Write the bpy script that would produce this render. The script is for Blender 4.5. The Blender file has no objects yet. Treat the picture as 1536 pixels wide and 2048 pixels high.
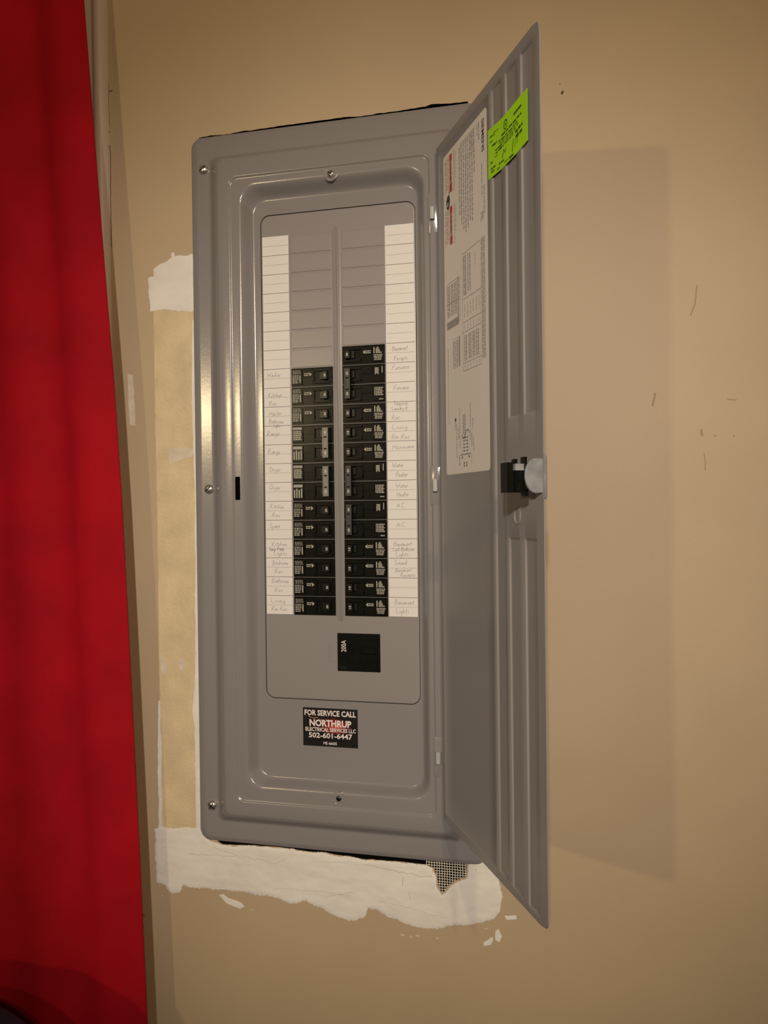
import bpy, bmesh, math, random
from mathutils import Vector, Matrix, noise
from mathutils.geometry import delaunay_2d_cdt

random.seed(7)
IN = 0.0254
Z0 = 1.35                      # height of the scene origin above the floor (m)
scene = bpy.context.scene
COL = scene.collection

def V(x, y, z):                # inches on the wall -> metres in the room
    return Vector((x * IN, y * IN, z * IN + Z0))

# ------------------------------------------------------------------ camera
cam_d = bpy.data.cameras.new('camera')
cam_d.sensor_fit = 'VERTICAL'
cam_d.sensor_height = 24.0
cam_d.lens = 24.0 * 1640.0 / 2048.0
cam_d.clip_start = 0.02
cam = bpy.data.objects.new('camera', cam_d)
COL.objects.link(cam)
rt = Vector((0.9701770723, 0.2421136242, -0.0117235411))
up = Vector((0.0094627148, 0.0104986292, 0.9999001129))
fw = Vector((-0.2422125213, 0.9701911006, -0.0078944771))
cm = Matrix((rt, up, -fw)).transposed().to_4x4()
cm.translation = V(12.5841184, -40.8776118, 5.7199554)
cam.matrix_world = cm
scene.camera = cam

# ------------------------------------------------------------------ world, lamps, exposure
w = bpy.data.worlds.new('room_ambient')
scene.world = w
w.use_nodes = True
bg = w.node_tree.nodes['Background']
bg.inputs[0].default_value = (1.0, 0.82, 0.68, 1)
bg.inputs[1].default_value = 0.07

def lamp(name, x, y, z, power, col, r):
    d = bpy.data.lights.new(name, 'POINT')
    d.energy = power
    d.color = col
    d.shadow_soft_size = r
    o = bpy.data.objects.new(name, d)
    o.location = V(x, y, z)
    COL.objects.link(o)
    return o


def shaded(name, pos, aim, power, col, cone, r):
    # bulb in a deep shade: a soft-edged cone of light
    d = bpy.data.lights.new(name, 'SPOT')
    d.energy = power
    d.color = col
    d.spot_size = math.radians(cone)
    d.spot_blend = 1.0
    d.shadow_soft_size = r
    o = bpy.data.objects.new(name, d)
    COL.objects.link(o)
    o.location = V(*pos)
    o.rotation_euler = (V(*aim) - V(*pos)).to_track_quat('-Z', 'Y').to_euler()
    return o

shaded('ceiling_bulb', (51.6, -95.9, 41.0), (0.0, 0, 13.0), 42.0, (1.0, 0.74, 0.46), 58, 0.028)
shaded('ceiling_bulb', (43.8, -95.9, 40.0), (0.0, 0, 13.0), 42.0, (1.0, 0.74, 0.46), 58, 0.028)
shaded('far_room_lamp', (-80.0, -195.0, 34.0), (-2.0, 0, 6.0), 130.0, (1.0, 0.78, 0.44), 36, 0.09)
shaded('ceiling_downlight', (16.0, -100.0, 33.0), (3.0, 0, 3.0), 142.0, (1.0, 0.92, 0.86), 36, 0.045)

scene.view_settings.view_transform = 'Standard'
scene.view_settings.look = 'None'
scene.view_settings.gamma = 1.0
scene.view_settings.use_curve_mapping = False
scene.view_settings.exposure = 0.0

# ------------------------------------------------------------------ materials
def srgb(r, g, b):
    def f(c):
        c /= 255.0
        return c / 12.92 if c <= 0.04045 else ((c + 0.055) / 1.055) ** 2.4
    return (f(r), f(g), f(b), 1.0)

def mat(name, col, rough=0.5, metal=0.0, spec=0.5, var=0.0, vscale=60.0, bump=0.0, bscale=200.0, bdist=0.001,
        coat=0.0, stretch=(1, 1, 1), col2=None):
    m = bpy.data.materials.new(name)
    m.use_nodes = True
    nt = m.node_tree
    b = nt.nodes['Principled BSDF']
    b.inputs['Base Color'].default_value = col
    b.inputs['Roughness'].default_value = rough
    b.inputs['Metallic'].default_value = metal
    b.inputs['Specular IOR Level'].default_value = spec
    b.inputs['Coat Weight'].default_value = coat
    tc = nt.nodes.new('ShaderNodeTexCoord')
    mp = nt.nodes.new('ShaderNodeMapping')
    mp.inputs['Scale'].default_value = stretch
    nt.links.new(tc.outputs['Object'], mp.inputs['Vector'])
    if var > 0:
        n = nt.nodes.new('ShaderNodeTexNoise')
        n.inputs['Scale'].default_value = vscale
        n.inputs['Detail'].default_value = 6
        r = nt.nodes.new('ShaderNodeValToRGB')
        c2 = col2 or tuple(c * (1 - var) for c in col[:3]) + (1,)
        c1 = tuple(min(1, c * (1 + (var * 0.5 if not col2 else 0))) for c in col[:3]) + (1,)
        r.color_ramp.elements[0].position = 0.33
        r.color_ramp.elements[0].color = c2
        r.color_ramp.elements[1].position = 0.67
        r.color_ramp.elements[1].color = c1
        nt.links.new(mp.outputs[0], n.inputs['Vector'])
        nt.links.new(n.outputs['Fac'], r.inputs[0])
        nt.links.new(r.outputs[0], b.inputs['Base Color'])
    if bump > 0:
        n2 = nt.nodes.new('ShaderNodeTexNoise')
        n2.inputs['Scale'].default_value = bscale
        n2.inputs['Detail'].default_value = 4
        bp = nt.nodes.new('ShaderNodeBump')
        bp.inputs['Strength'].default_value = bump
        bp.inputs['Distance'].default_value = bdist
        nt.links.new(mp.outputs[0], n2.inputs['Vector'])
        nt.links.new(n2.outputs['Fac'], bp.inputs['Height'])
        nt.links.new(bp.outputs[0], b.inputs['Normal'])
    return m

M = {}
M['wall'] = mat('tan_wall_paint', (0.50, 0.385, 0.245, 1), 0.55, spec=0.35, var=0.05, vscale=5, bump=0.12, bscale=160, bdist=0.0012)
M['trim'] = mat('tan_trim_paint', (0.60, 0.50, 0.40, 1), 0.4, spec=0.45, var=0.04, vscale=8, bump=0.06, bscale=60)
M['plaster'] = mat('white_joint_compound', (0.80, 0.76, 0.68, 1), 0.85, spec=0.2, var=0.07, vscale=14, bump=0.5, bscale=45, bdist=0.0012, stretch=(1, 1, 2.2))
M['thinplaster'] = mat('thin_joint_compound', (0.66, 0.58, 0.45, 1), 0.85, spec=0.2, var=0.14, vscale=60, bump=0.3, bscale=90)
M['drywall'] = mat('bare_drywall_paper', (0.68, 0.545, 0.33, 1), 0.75, spec=0.25, var=0.12, vscale=26, bump=0.55, bscale=210, bdist=0.0016)
M['panel'] = mat('grey_panel_enamel', (0.245, 0.228, 0.222, 1), 0.18, spec=0.5, bump=0.05, bscale=260, bdist=0.0006)
M['dead'] = mat('grey_dead_front_enamel', (0.265, 0.245, 0.232, 1), 0.30, spec=0.5, bump=0.05, bscale=260, bdist=0.0006)
M['door'] = mat('grey_door_enamel', (0.285, 0.265, 0.25, 1), 0.38, spec=0.45, bump=0.06, bscale=220, bdist=0.0006)
M['paper'] = mat('white_directory_paper', (0.74, 0.71, 0.66, 1), 0.7, spec=0.3)
M['labelpaper'] = mat('cream_label_paper', (0.84, 0.78, 0.67, 1), 0.5, spec=0.4)
M['rule'] = mat('printed_rule_grey', (0.16, 0.145, 0.125, 1), 0.7)
M['rulelight'] = mat('printed_rule_light', (0.36, 0.335, 0.30, 1), 0.7)
M['pencil'] = mat('pencil_graphite', (0.19, 0.175, 0.165, 1), 0.6)
M['inkgrey'] = mat('grey_print', (0.36, 0.335, 0.295, 1), 0.6)
M['inkblack'] = mat('black_print', (0.03, 0.03, 0.03, 1), 0.5)
M['inkred'] = mat('red_print', (0.55, 0.05, 0.035, 1), 0.5)
M['inkpink'] = mat('faded_red_print', (0.56, 0.22, 0.16, 1), 0.5)
M['black'] = mat('black_breaker_plastic', (0.0085, 0.0085, 0.0065, 1), 0.24, spec=0.09, var=0.2, vscale=90)
M['toggle'] = mat('black_toggle_plastic', (0.014, 0.014, 0.012, 1), 0.25, spec=0.2)
M['tie'] = mat('lit_grey_tie_bar', (0.20, 0.19, 0.16, 1), 0.45)  # left-hand ties: the light catching the bar is put into this grey
M['tieblack'] = mat('black_tie_bar', (0.022, 0.022, 0.02, 1), 0.4)
M['mark'] = mat('pale_breaker_print', (0.38, 0.36, 0.29, 1), 0.6)
M['markwhite'] = mat('white_breaker_print', (0.62, 0.58, 0.50, 1), 0.6)
M['tiltmark'] = mat('beige_breaker_sticker', (0.34, 0.31, 0.27, 1), 0.6)
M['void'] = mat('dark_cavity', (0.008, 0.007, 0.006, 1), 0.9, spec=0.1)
M['screw'] = mat('zinc_screw', (0.60, 0.58, 0.53, 1), 0.27, metal=0.85)
M['screwdark'] = mat('dark_screw', (0.10, 0.10, 0.09, 1), 0.35, metal=0.9)
M['latch'] = mat('zinc_latch_casting', (0.31, 0.32, 0.325, 1), 0.45, metal=0.15, var=0.30, vscale=55)
M['tab'] = mat('pale_hinge_tab', (0.40, 0.40, 0.38, 1), 0.4)
M['green'] = mat('lime_green_sticker', (0.44, 0.86, 0.008, 1), 0.55, spec=0.3)
M['greenink'] = mat('dark_green_ink', (0.03, 0.10, 0.008, 1), 0.6)
M['greenfaint'] = mat('faint_green_ink', (0.10, 0.24, 0.012, 1), 0.6)
M['stickertext'] = mat('white_sticker_text', (0.80, 0.70, 0.66, 1), 0.45)
M['curtain'] = mat('red_curtain_cloth', (0.39, 0.0030, 0.010, 1), 0.8, spec=0.15, var=0.18, vscale=9, bump=0.35, bscale=900, bdist=0.0006)
M['floor'] = mat('brown_floor', (0.16, 0.11, 0.07, 1), 0.6, var=0.2, vscale=4)
M['ceiling'] = mat('white_ceiling', (0.62, 0.57, 0.48, 1), 0.8, var=0.04, vscale=6)
M['tape'] = mat('fibreglass_tape', (0.74, 0.68, 0.56, 1), 0.8)
M['dark_shape'] = mat('dark_purple_matte', (0.012, 0.004, 0.016, 1), 0.85, var=0.3, vscale=30)
M['scuff'] = mat('brown_scuff', (0.11, 0.07, 0.035, 1), 0.8)
M['crack'] = mat('plaster_crack_shade', (0.56, 0.50, 0.42, 1), 0.9)
M['softscuff'] = mat('faint_scuff', (0.33, 0.24, 0.14, 1), 0.7)

# service sticker: black film with a printed red splash
def splash():
    m = mat('black_sticker_red_splash', (0.008, 0.007, 0.007, 1), 0.35)
    nt = m.node_tree
    b = nt.nodes['Principled BSDF']
    tc = nt.nodes.new('ShaderNodeTexCoord')
    mp = nt.nodes.new('ShaderNodeMapping')
    mp.inputs['Scale'].default_value = (1 / (1.15 * IN), 0, 1 / (0.62 * IN))
    mp.inputs['Location'].default_value = (-0.22, 0, -0.12)
    gr = nt.nodes.new('ShaderNodeTexGradient'); gr.gradient_type = 'SPHERICAL'
    nz = nt.nodes.new('ShaderNodeTexNoise'); nz.inputs['Scale'].default_value = 130; nz.inputs['Detail'].default_value = 5
    mu = nt.nodes.new('ShaderNodeMath'); mu.operation = 'MULTIPLY'
    cr = nt.nodes.new('ShaderNodeValToRGB')
    cr.color_ramp.elements[0].position = 0.10; cr.color_ramp.elements[0].color = (0.008, 0.007, 0.007, 1)
    cr.color_ramp.elements[1].position = 0.55; cr.color_ramp.elements[1].color = (0.62, 0.12, 0.09, 1)
    e = cr.color_ramp.elements.new(0.32); e.color = (0.22, 0.018, 0.014, 1)
    nt.links.new(tc.outputs['Object'], mp.inputs['Vector'])
    nt.links.new(mp.outputs[0], gr.inputs[0])
    nt.links.new(tc.outputs['Object'], nz.inputs['Vector'])
    nt.links.new(gr.outputs['Fac'], mu.inputs[0]); nt.links.new(nz.outputs['Fac'], mu.inputs[1])
    nt.links.new(mu.outputs[0], cr.inputs[0]); nt.links.new(cr.outputs[0], b.inputs['Base Color'])
    return m
M['splash'] = splash()

# ------------------------------------------------------------------ object helpers
ORIGIN = {}

def empty(name, pos, label=None, cat=None, group=None):
    o = bpy.data.objects.new(name, None)
    o.empty_display_size = 0.05
    COL.objects.link(o)
    o.location = pos
    ORIGIN[o.name] = Vector(pos)
    if label: o['label'] = label
    if cat: o['category'] = cat
    if group: o['group'] = group
    return o

def finish(name, bm, mats, parent=None, smooth=None, recalc=True, frame=None):
    """bmesh in inches (room frame, or `frame` matrix in metres) -> one mesh object."""
    if recalc:
        bmesh.ops.recalc_face_normals(bm, faces=bm.faces)
    if frame is None:
        for v in bm.verts: v.co = V(*v.co)
    else:
        for v in bm.verts: v.co = frame @ (v.co * IN)
    lo = Vector((1e9,) * 3); hi = -lo
    for v in bm.verts:
        for i in range(3):
            lo[i] = min(lo[i], v.co[i]); hi[i] = max(hi[i], v.co[i])
    c = (lo + hi) / 2
    for v in bm.verts: v.co -= c
    me = bpy.data.meshes.new(name)
    bm.to_mesh(me); bm.free()
    for m in (mats if isinstance(mats, (list, tuple)) else [mats]): me.materials.append(M[m])
    if smooth is not None:
        for p in me.polygons: p.use_smooth = True
        me.set_sharp_from_angle(angle=math.radians(smooth))
    o = bpy.data.objects.new(name, me)
    COL.objects.link(o)
    ORIGIN[o.name] = c
    if parent:
        o.parent = parent
        o.location = c - ORIGIN[parent.name]
    else:
        o.location = c
    return o

def box(bm, x0, x1, y0, y1, z0, z1, mi=0, taper=0.0):
    """axis box; the -y face may be inset by taper"""
    x0, x1 = min(x0, x1), max(x0, x1); y0, y1 = min(y0, y1), max(y0, y1); z0, z1 = min(z0, z1), max(z0, z1)
    t = taper
    c = [(x0 + t, y0, z0 + t), (x1 - t, y0, z0 + t), (x1 - t, y0, z1 - t), (x0 + t, y0, z1 - t),
         (x0, y1, z0), (x1, y1, z0), (x1, y1, z1), (x0, y1, z1)]
    vs = [bm.verts.new(p) for p in c]
    for f in ((0, 1, 2, 3), (7, 6, 5, 4), (0, 4, 5, 1), (1, 5, 6, 2), (2, 6, 7, 3), (3, 7, 4, 0)):
        bm.faces.new([vs[i] for i in f]).material_index = mi
    return vs

def plate(bm, x0, x1, z0, z1, y, t=0.004, mi=0):
    box(bm, x0, x1, y - t, y, z0, z1, mi)

def rrect(x0, x1, z0, z1, r, seg=8, extra_z=()):
    """rounded rectangle, counter-clockwise seen from the front; extra_z = shared stations on both long sides"""
    pts = []
    def arc(cx, cz, a0):
        for i in range(seg + 1):
            a = math.radians(a0 + 90.0 * i / seg)
            pts.append((cx + r * math.cos(a), cz + r * math.sin(a)))
    arc(x1 - r, z0 + r, -90)
    for z in sorted(extra_z): pts.append((x1, z))
    arc(x1 - r, z1 - r, 0)
    arc(x0 + r, z1 - r, 90)
    for z in sorted(extra_z, reverse=True): pts.append((x0, z))
    arc(x0 + r, z0 + r, 180)
    return pts

def loft(bm, rings, cap=True, mi=0):
    """rings: list of (pts2d, y)"""
    loops = [[bm.verts.new((p[0], y, p[1])) for p in pts] for pts, y in rings]
    n = len(loops[0]); quads = []
    for a, b in zip(loops, loops[1:]):
        row = []
        for i in range(n):
            f = bm.faces.new((a[i], a[(i + 1) % n], b[(i + 1) % n], b[i])); f.material_index = mi
            row.append(f)
        quads.append(row)
    if cap:
        bm.faces.new(loops[-1]).material_index = mi
    return loops, quads

def ribbon(bm, pts, wid, y, mi=0, t=0.002):
    """flat stroke through (x, z) points"""
    P = [Vector((p[0], 0, p[1])) for p in pts]
    L = []
    for i, p in enumerate(P):
        d = (P[min(i + 1, len(P) - 1)] - P[max(i - 1, 0)])
        if d.length < 1e-6: d = Vector((1, 0, 0))
        d.normalize()
        nrm = Vector((-d.z, 0, d.x)) * wid * 0.5
        L.append((bm.verts.new((p.x + nrm.x, y - t, p.z + nrm.z)), bm.verts.new((p.x - nrm.x, y - t, p.z - nrm.z))))
    for a, b in zip(L, L[1:]):
        bm.faces.new((a[0], a[1], b[1], b[0])).material_index = mi

def font_polys(s, bold=0.0):
    """verts (2d) and faces of a line of print, normalised to its own box 0..1 x 0..1"""
    cu = bpy.data.curves.new('lettering', 'FONT')
    cu.body = s; cu.size = 1.0; cu.offset = bold; cu.resolution_u = 2
    ob = bpy.data.objects.new('lettering', cu)
    COL.objects.link(ob)
    dg = bpy.context.evaluated_depsgraph_get()
    me = bpy.data.meshes.new_from_object(ob.evaluated_get(dg))
    vs = [(v.co.x, v.co.y) for v in me.vertices]; fs = [tuple(p.vertices) for p in me.polygons]
    bpy.data.objects.remove(ob); bpy.data.curves.remove(cu); bpy.data.meshes.remove(me)
    x0 = min(v[0] for v in vs); x1 = max(v[0] for v in vs); y0 = min(v[1] for v in vs); y1 = max(v[1] for v in vs)
    return [((v[0] - x0) / (x1 - x0), (v[1] - y0) / (y1 - y0)) for v in vs], fs

def lettering(bm, s, fn, bold=0.0, mi=0, thick=0.0):
    """fn maps the unit text box to an (x, y, z) point in inches"""
    vs, fs = font_polys(s, bold)
    bv = [bm.verts.new(fn(*v)) for v in vs]
    out = []
    for f in fs:
        try:
            q = bm.faces.new([bv[i] for i in f]); q.material_index = mi; out.append(q)
        except ValueError:
            pass
    return out

def mark_structure(o):
    o['kind'] = 'structure'
    return o

# ================================================================== THE SETTING
HOLE = [(-7.6, -12.30), (-7.19, -12.39), (-6.86, -12.55), (-6.13, -12.54), (-5.26, -12.46), (-4.11, -12.43), (-3.4, -12.42),
        (-2.41, -12.49), (-1.71, -12.51), (-1.02, -12.45), (-0.61, -12.54), (0.35, -12.55), (1.02, -12.63), (1.96, -12.60),
        (3.02, -12.58), (4.33, -12.60), (4.75, -12.72), (4.93, -13.15), (5.03, -13.75), (5.22, -14.0), (5.45, -13.65), (5.85, -13.28), (6.40, -13.02), (6.46, -12.55),
        (6.44, -12.1), (6.9, -12.0), (7.0, 25.2), (6.93, 25.80), (6.05, 25.82), (5.41, 25.9), (5.08, 25.92), (4.77, 25.83),
        (3.48, 25.8), (2.43, 25.8), (1.63, 25.79), (1.36, 25.76), (0.83, 25.83), (-0.8, 25.84), (-3.02, 25.81), (-4.73, 25.79),
        (-5.01, 25.81), (-5.88, 25.74), (-6.46, 25.76), (-7.05, 25.79), (-7.7, 25.74), (-7.75, 25.2), (-7.75, -11.9)]

def jag(poly, amp, step, seed=0, closed=True):
    """resample an outline and roughen it a little"""
    out = []; n = len(poly)
    for i in range(n if closed else n - 1):
        a = Vector(poly[i]); b = Vector(poly[(i + 1) % n])
        k = max(1, int((b - a).length / step))
        for j in range(k):
            p = a.lerp(b, j / k)
            nx = noise.noise((p.x * 2.3 + seed, p.y * 2.3, 1.7 + seed)); ny = noise.noise((p.x * 2.3, p.y * 2.3 + seed, 9.1 - seed))
            nx += 0.9 * noise.noise((p.x * 11 + seed, p.y * 7, 4.0)); ny += 1.1 * noise.noise((p.x * 14, p.y * 7, 8.0 + seed))
            out.append((p.x + amp * nx, p.y + amp * ny))
    return out

def cdt(outer, holes=(), inner_pts=()):
    vs = []; cons = []
    for loop in [outer] + list(holes):
        s = len(vs); n = len(loop)
        vs += [Vector(p) for p in loop]
        cons += [(s + i, s + (i + 1) % n) for i in range(n)]
    vs += [Vector(p) for p in inner_pts]
    return delaunay_2d_cdt(vs, cons, [], 0, 1e-5)

def inside(p, poly):
    x, y = p; c = False; n = len(poly); j = n - 1
    for i in range(n):
        xi, yi = poly[i]; xj, yj = poly[j]
        if (yi > y) != (yj > y) and x < (xj - xi) * (y - yi) / (yj - yi) + xi: c = not c
        j = i
    return c

def edge_dist(p, poly):
    P = Vector(p); best = 1e9; n = len(poly)
    for i in range(n):
        a = Vector(poly[i]); b = Vector(poly[(i + 1) % n]); ab = b - a
        t = max(0, min(1, (P - a).dot(ab) / max(1e-9, ab.length_squared)))
        best = min(best, (a + ab * t - P).length)
    return best

# wall with the cut-out behind the panel (the cavity is part of it)
hole = jag(HOLE, 0.022, 0.18, 3)
bm = bmesh.new()
o2 = [(-95, -52), (95, -52), (95, 43), (-95, 43)]
r = cdt(o2, [hole])
bv = [bm.verts.new((p.x, 0, p.y)) for p in r[0]]
for f in r[2]:
    c = sum((Vector(r[0][i]) for i in f), Vector((0, 0))) / len(f)
    if not inside(c, hole): bm.faces.new([bv[i] for i in f])
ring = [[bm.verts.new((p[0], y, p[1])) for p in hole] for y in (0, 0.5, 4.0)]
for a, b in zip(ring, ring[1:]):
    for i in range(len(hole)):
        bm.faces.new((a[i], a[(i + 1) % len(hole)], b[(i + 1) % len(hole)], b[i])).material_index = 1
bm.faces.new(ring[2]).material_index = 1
bmesh.ops.remove_doubles(bm, verts=bm.verts, dist=1e-4)
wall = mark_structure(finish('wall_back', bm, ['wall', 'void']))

bm = bmesh.new(); box(bm, -95, 95, -260, 4, -53.15 - 2, -53.15)
mark_structure(finish('floor', bm, 'floor'))
bm = bmesh.new(); box(bm, -95, 95, -60, 4, 43.0, 45.0)
mark_structure(finish('ceiling', bm, 'ceiling'))

# painted casing beside the curtain
prof = [(-13.18, 0.0), (-13.22, -0.16), (-13.32, -0.32), (-13.46, -0.43), (-13.62, -0.46), (-13.78, -0.43), (-13.9, -0.34), (-13.98, -0.26),
        (-14.1, -0.24), (-14.6, -0.27), (-15.6, -0.34), (-16.6, -0.40), (-16.75, -0.38), (-16.8, 0.0)]
bm = bmesh.new()
A = [bm.verts.new((x, y, -50)) for x, y in prof]; B = [bm.verts.new((x, y, 42.9)) for x, y in prof]
for i in range(len(prof) - 1): bm.faces.new((A[i], A[i + 1], B[i + 1], B[i]))
bm.faces.new(A); bm.faces.new(B)
trim = mark_structure(finish('trim_1', bm, 'trim', smooth=40))
bm = bmesh.new()
ck = [(-13.15, 29.5), (-13.13, 28.9), (-13.16, 28.1), (-13.12, 27.2), (-13.14, 26.9)]
ribbon(bm, jag(ck, 0.03, 0.1, 2, False), 0.022, -0.004)
ck = [(-13.14, 26.0), (-13.10, 25.3), (-13.12, 24.6), (-13.10, 23.6), (-13.12, 22.4), (-13.11, 20.2)]
ribbon(bm, jag(ck, 0.03, 0.1, 5, False), 0.045, -0.004)
ribbon(bm, jag([(-13.15, 28.95), (-12.85, 29.0)], 0.04, 0.06, 6, False), 0.06, -0.004)
ribbon(bm, jag([(-13.35, 26.8), (-13.05, 26.75)], 0.05, 0.06, 8, False), 0.05, -0.004)
finish('caulk_crack', bm, 'scuff', trim, recalc=False)

# joint-compound patches, bare drywall, scuffs: skins lying on the wall
def patch(name, poly, m, thick, ruff=0.02, step=0.16, grid=0.22, relief=0.012, seed=0, label=None, scale=1.0, base=0.0, feather=0.12, jstep=None):
    out = jag(poly, ruff, jstep or step, seed)
    xs = [p[0] for p in out]; zs = [p[1] for p in out]
    pts = []
    x = min(xs)
    while x < max(xs):
        z = min(zs)
        while z < max(zs):
            p = (x + random.uniform(-.3, .3) * grid, z + random.uniform(-.3, .3) * grid)
            if inside(p, out) and edge_dist(p, out) > grid * 0.35: pts.append(p)
            z += grid
        x += grid
    r = cdt(out, [], pts)
    bm = bmesh.new(); bv = []
    for p in r[0]:
        d = edge_dist(p, out)
        h = thick * min(1.0, 0.35 + d / feather) + base
        if d > 0.02:
            h += relief * (noise.noise((p.x * 0.9, p.y * 2.6, seed)) + 0.7 * noise.noise((p.x * 2.2 + 5, p.y * 5.5, seed + 3)))
        bv.append(bm.verts.new((p.x, -max(0.006 + base, h), p.y)))
    for f in r[2]:
        c = sum((Vector(r[0][i]) for i in f), Vector((0, 0))) / len(f)
        if inside(c, out): bm.faces.new([bv[i] for i in f])
    bmesh.ops.delete(bm, geom=[v for v in bm.verts if not v.link_faces], context='VERTS')
    be = [e for e in bm.edges if e.is_boundary]
    ex = bmesh.ops.extrude_edge_only(bm, edges=be)
    for g in ex['geom']:
        if isinstance(g, bmesh.types.BMVert): g.co.y = 0.002
    o = finish(name, bm, m, wall, smooth=35)
    if label: o['label'] = label
    return o

patch('bare_drywall', [(-10.57, 16.7), (-8.05, 16.53), (-8.02, -11.89), (-10.55, -12.11), (-10.52, -2.12), (-10.52, 6.17), (-10.56, 11.69)],
      'drywall', 0.008, 0.03, 0.3, 0.5, 0.004, 1, 'strip of bare yellowish drywall paper beside the panel')
patch('plaster_patch', [(-8.05, 19.56), (-8.56, 19.42), (-8.89, 19.5), (-9.25, 19.48), (-9.30, 19.72), (-9.44, 19.70), (-9.48, 19.42), (-9.77, 19.24), (-10.2, 19.09), (-10.51, 18.89),
      (-10.54, 18.48), (-10.85, 18.45), (-10.83, 17.49), (-10.76, 16.55), (-10.42, 16.58), (-9.87, 16.62), (-9.27, 16.5), (-8.67, 16.43), (-8.05, 16.37)],
      'plaster', 0.04, 0.045, 0.1, 0.16, 0.006, 4, 'white plaster patch upper left of the panel', base=0.01, jstep=0.06, feather=0.06)
patch('plaster_patch', [(-10.92, -12.03), (-10.46, -11.93), (-9.85, -11.94), (-9.21, -11.83), (-8.49, -11.82), (-8.0, -11.9), (-7.75, -12.35), (-7.01, -12.60),
      (-6.13, -12.60), (-5.26, -12.50), (-4.11, -12.46), (-3.4, -12.46), (-2.41, -12.53), (-1.71, -12.55), (-1.02, -12.49), (-0.61, -12.60), (0.35, -12.58), (1.02, -12.67),
      (1.96, -12.64), (3.02, -12.60), (4.33, -12.63), (4.72, -12.76), (4.88, -13.2), (4.98, -13.8), (5.2, -14.1), (5.48, -13.74), (5.88, -13.36), (6.46, -13.1), (6.52, -12.54), (6.6, -12.1), (7.89, -12.1), (8.13, -13.39), (8.22, -13.88),
      (8.14, -14.51), (7.86, -14.94), (7.31, -15.15), (6.48, -15.45), (5.71, -15.54), (5.07, -15.76), (4.29, -15.88), (3.38, -15.8), (2.72, -15.57), (2.2, -15.47),
      (1.72, -15.16), (1.26, -15.16), (1.07, -15.6), (0.63, -15.91), (0.17, -15.93), (-0.51, -15.77), (-1.0, -15.56), (-1.61, -15.36), (-2.11, -15.1), (-2.45, -15.27),
      (-3.01, -15.36), (-3.58, -15.2), (-4.0, -15.11), (-4.72, -15.11), (-5.87, -15.04), (-7.05, -15.02), (-8.24, -15.09), (-8.84, -15.1), (-9.26, -15.03), (-9.39, -15.43),
      (-9.9, -15.54), (-10.21, -15.35), (-10.35, -15.12), (-10.84, -15.03), (-10.89, -13.8)],
      'plaster', 0.05, 0.060, 0.1, 0.12, 0.020, 9, 'broad white plaster band trowelled along the wall below the panel', base=0.012, jstep=0.05, feather=0.06)
patch('plaster_sliver', [(-10.6, -4.89), (-10.48, -4.94), (-10.5, -6.27), (-10.42, -7.66), (-10.51, -9.05), (-10.47, -10.43), (-10.49, -12.05), (-10.71, -12.05), (-10.65, -10.45), (-10.72, -9.06), (-10.67, -7.67)],
      'plaster', 0.02, 0.03, 0.15, 0.3, 0.0, 12, base=0.012)
patch('plaster_sliver', [(-8.05, 15.93), (-8.02, 12.67), (-8.02, 8.86), (-8.0, 6.14), (-8.0, 3.41), (-8.0, -2.04), (-8.0, -7.51), (-8.0, -11.9), (-8.43, -11.9), (-8.42, -8.9), (-8.43, -6.16),
      (-8.57, -5.35), (-8.44, -4.79), (-8.36, -3.15), (-8.31, -2.05), (-8.3, 0.68), (-8.24, 2.87), (-8.29, 3.96), (-8.22, 6.14), (-8.26, 7.78), (-8.29, 9.69), (-8.32, 11.59), (-8.28, 14.31), (-8.23, 15.94)],
      'plaster', 0.025, 0.03, 0.15, 0.3, 0.0, 15, base=0.012)
for i, pl in enumerate(([(-7.14, -15.36), (-6.87, -15.28), (-6.61, -15.44), (-6.17, -15.53), (-5.77, -15.65), (-5.65, -15.83), (-5.89, -15.96), (-6.32, -15.87), (-6.7, -15.75)],
           [(7.25, -16.27), (7.48, -16.09), (7.7, -15.89), (7.75, -16.06), (7.6, -16.33), (7.3, -16.44)],
           [(7.86, -15.59), (8.01, -15.48), (8.18, -15.83), (8.05, -16.12), (7.85, -16.05)],
           [(8.31, -14.79), (8.91, -14.70), (8.93, -14.9), (8.41, -14.98)])):
    patch('plaster_dab', pl, 'plaster', 0.02, 0.02, 0.08, 0.15, 0.004, 20 + i)
for i, (x, z, a, b) in enumerate(((3.1, -16.35, .12, .07), (3.55, -16.4, .1, .08), (3.9, -16.3, .13, .06), (4.9, -16.3, .12, .05), (-5.2, -15.95, .12, .03), (7.4, -15.55, .16, .03), (-10.55, -15.75, .12, .03))):
    patch('plaster_dab', [(x - a, z), (x, z + b), (x + a, z), (x, z - b)], 'thinplaster', 0.01, 0.03, 0.05, 0.15, 0.0, 40 + i)
patch('plaster_dab', [(-12.23, 13.2), (-11.89, 13.13), (-11.84, 12.02), (-11.78, 10.3), (-12.12, 10.37), (-12.22, 11.76)], 'thinplaster', 0.008, 0.03, 0.1, 0.3, 0.0, 50)
patch('plaster_dab', [(-9.81, 8.99), (-8.72, 9.02), (-8.24, 8.81), (-8.28, 8.49), (-9.09, 8.34), (-9.76, 8.14)], 'thinplaster', 0.008, 0.05, 0.1, 0.3, 0.0, 52, base=0.012)
patch('plaster_dab', [(-10.5, -2.2), (-10.25, -2.5), (-10.0, -3.0), (-10.1, -3.5), (-10.4, -3.3)], 'thinplaster', 0.006, 0.04, 0.1, 0.3, 0.0, 54, base=0.012)
patch('plaster_dab', [(-9.35, -2.6), (-9.1, -2.55), (-8.95, -2.85), (-9.1, -3.25), (-9.3, -3.1)], 'thinplaster', 0.006, 0.04, 0.1, 0.3, 0.0, 56, base=0.012)

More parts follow.
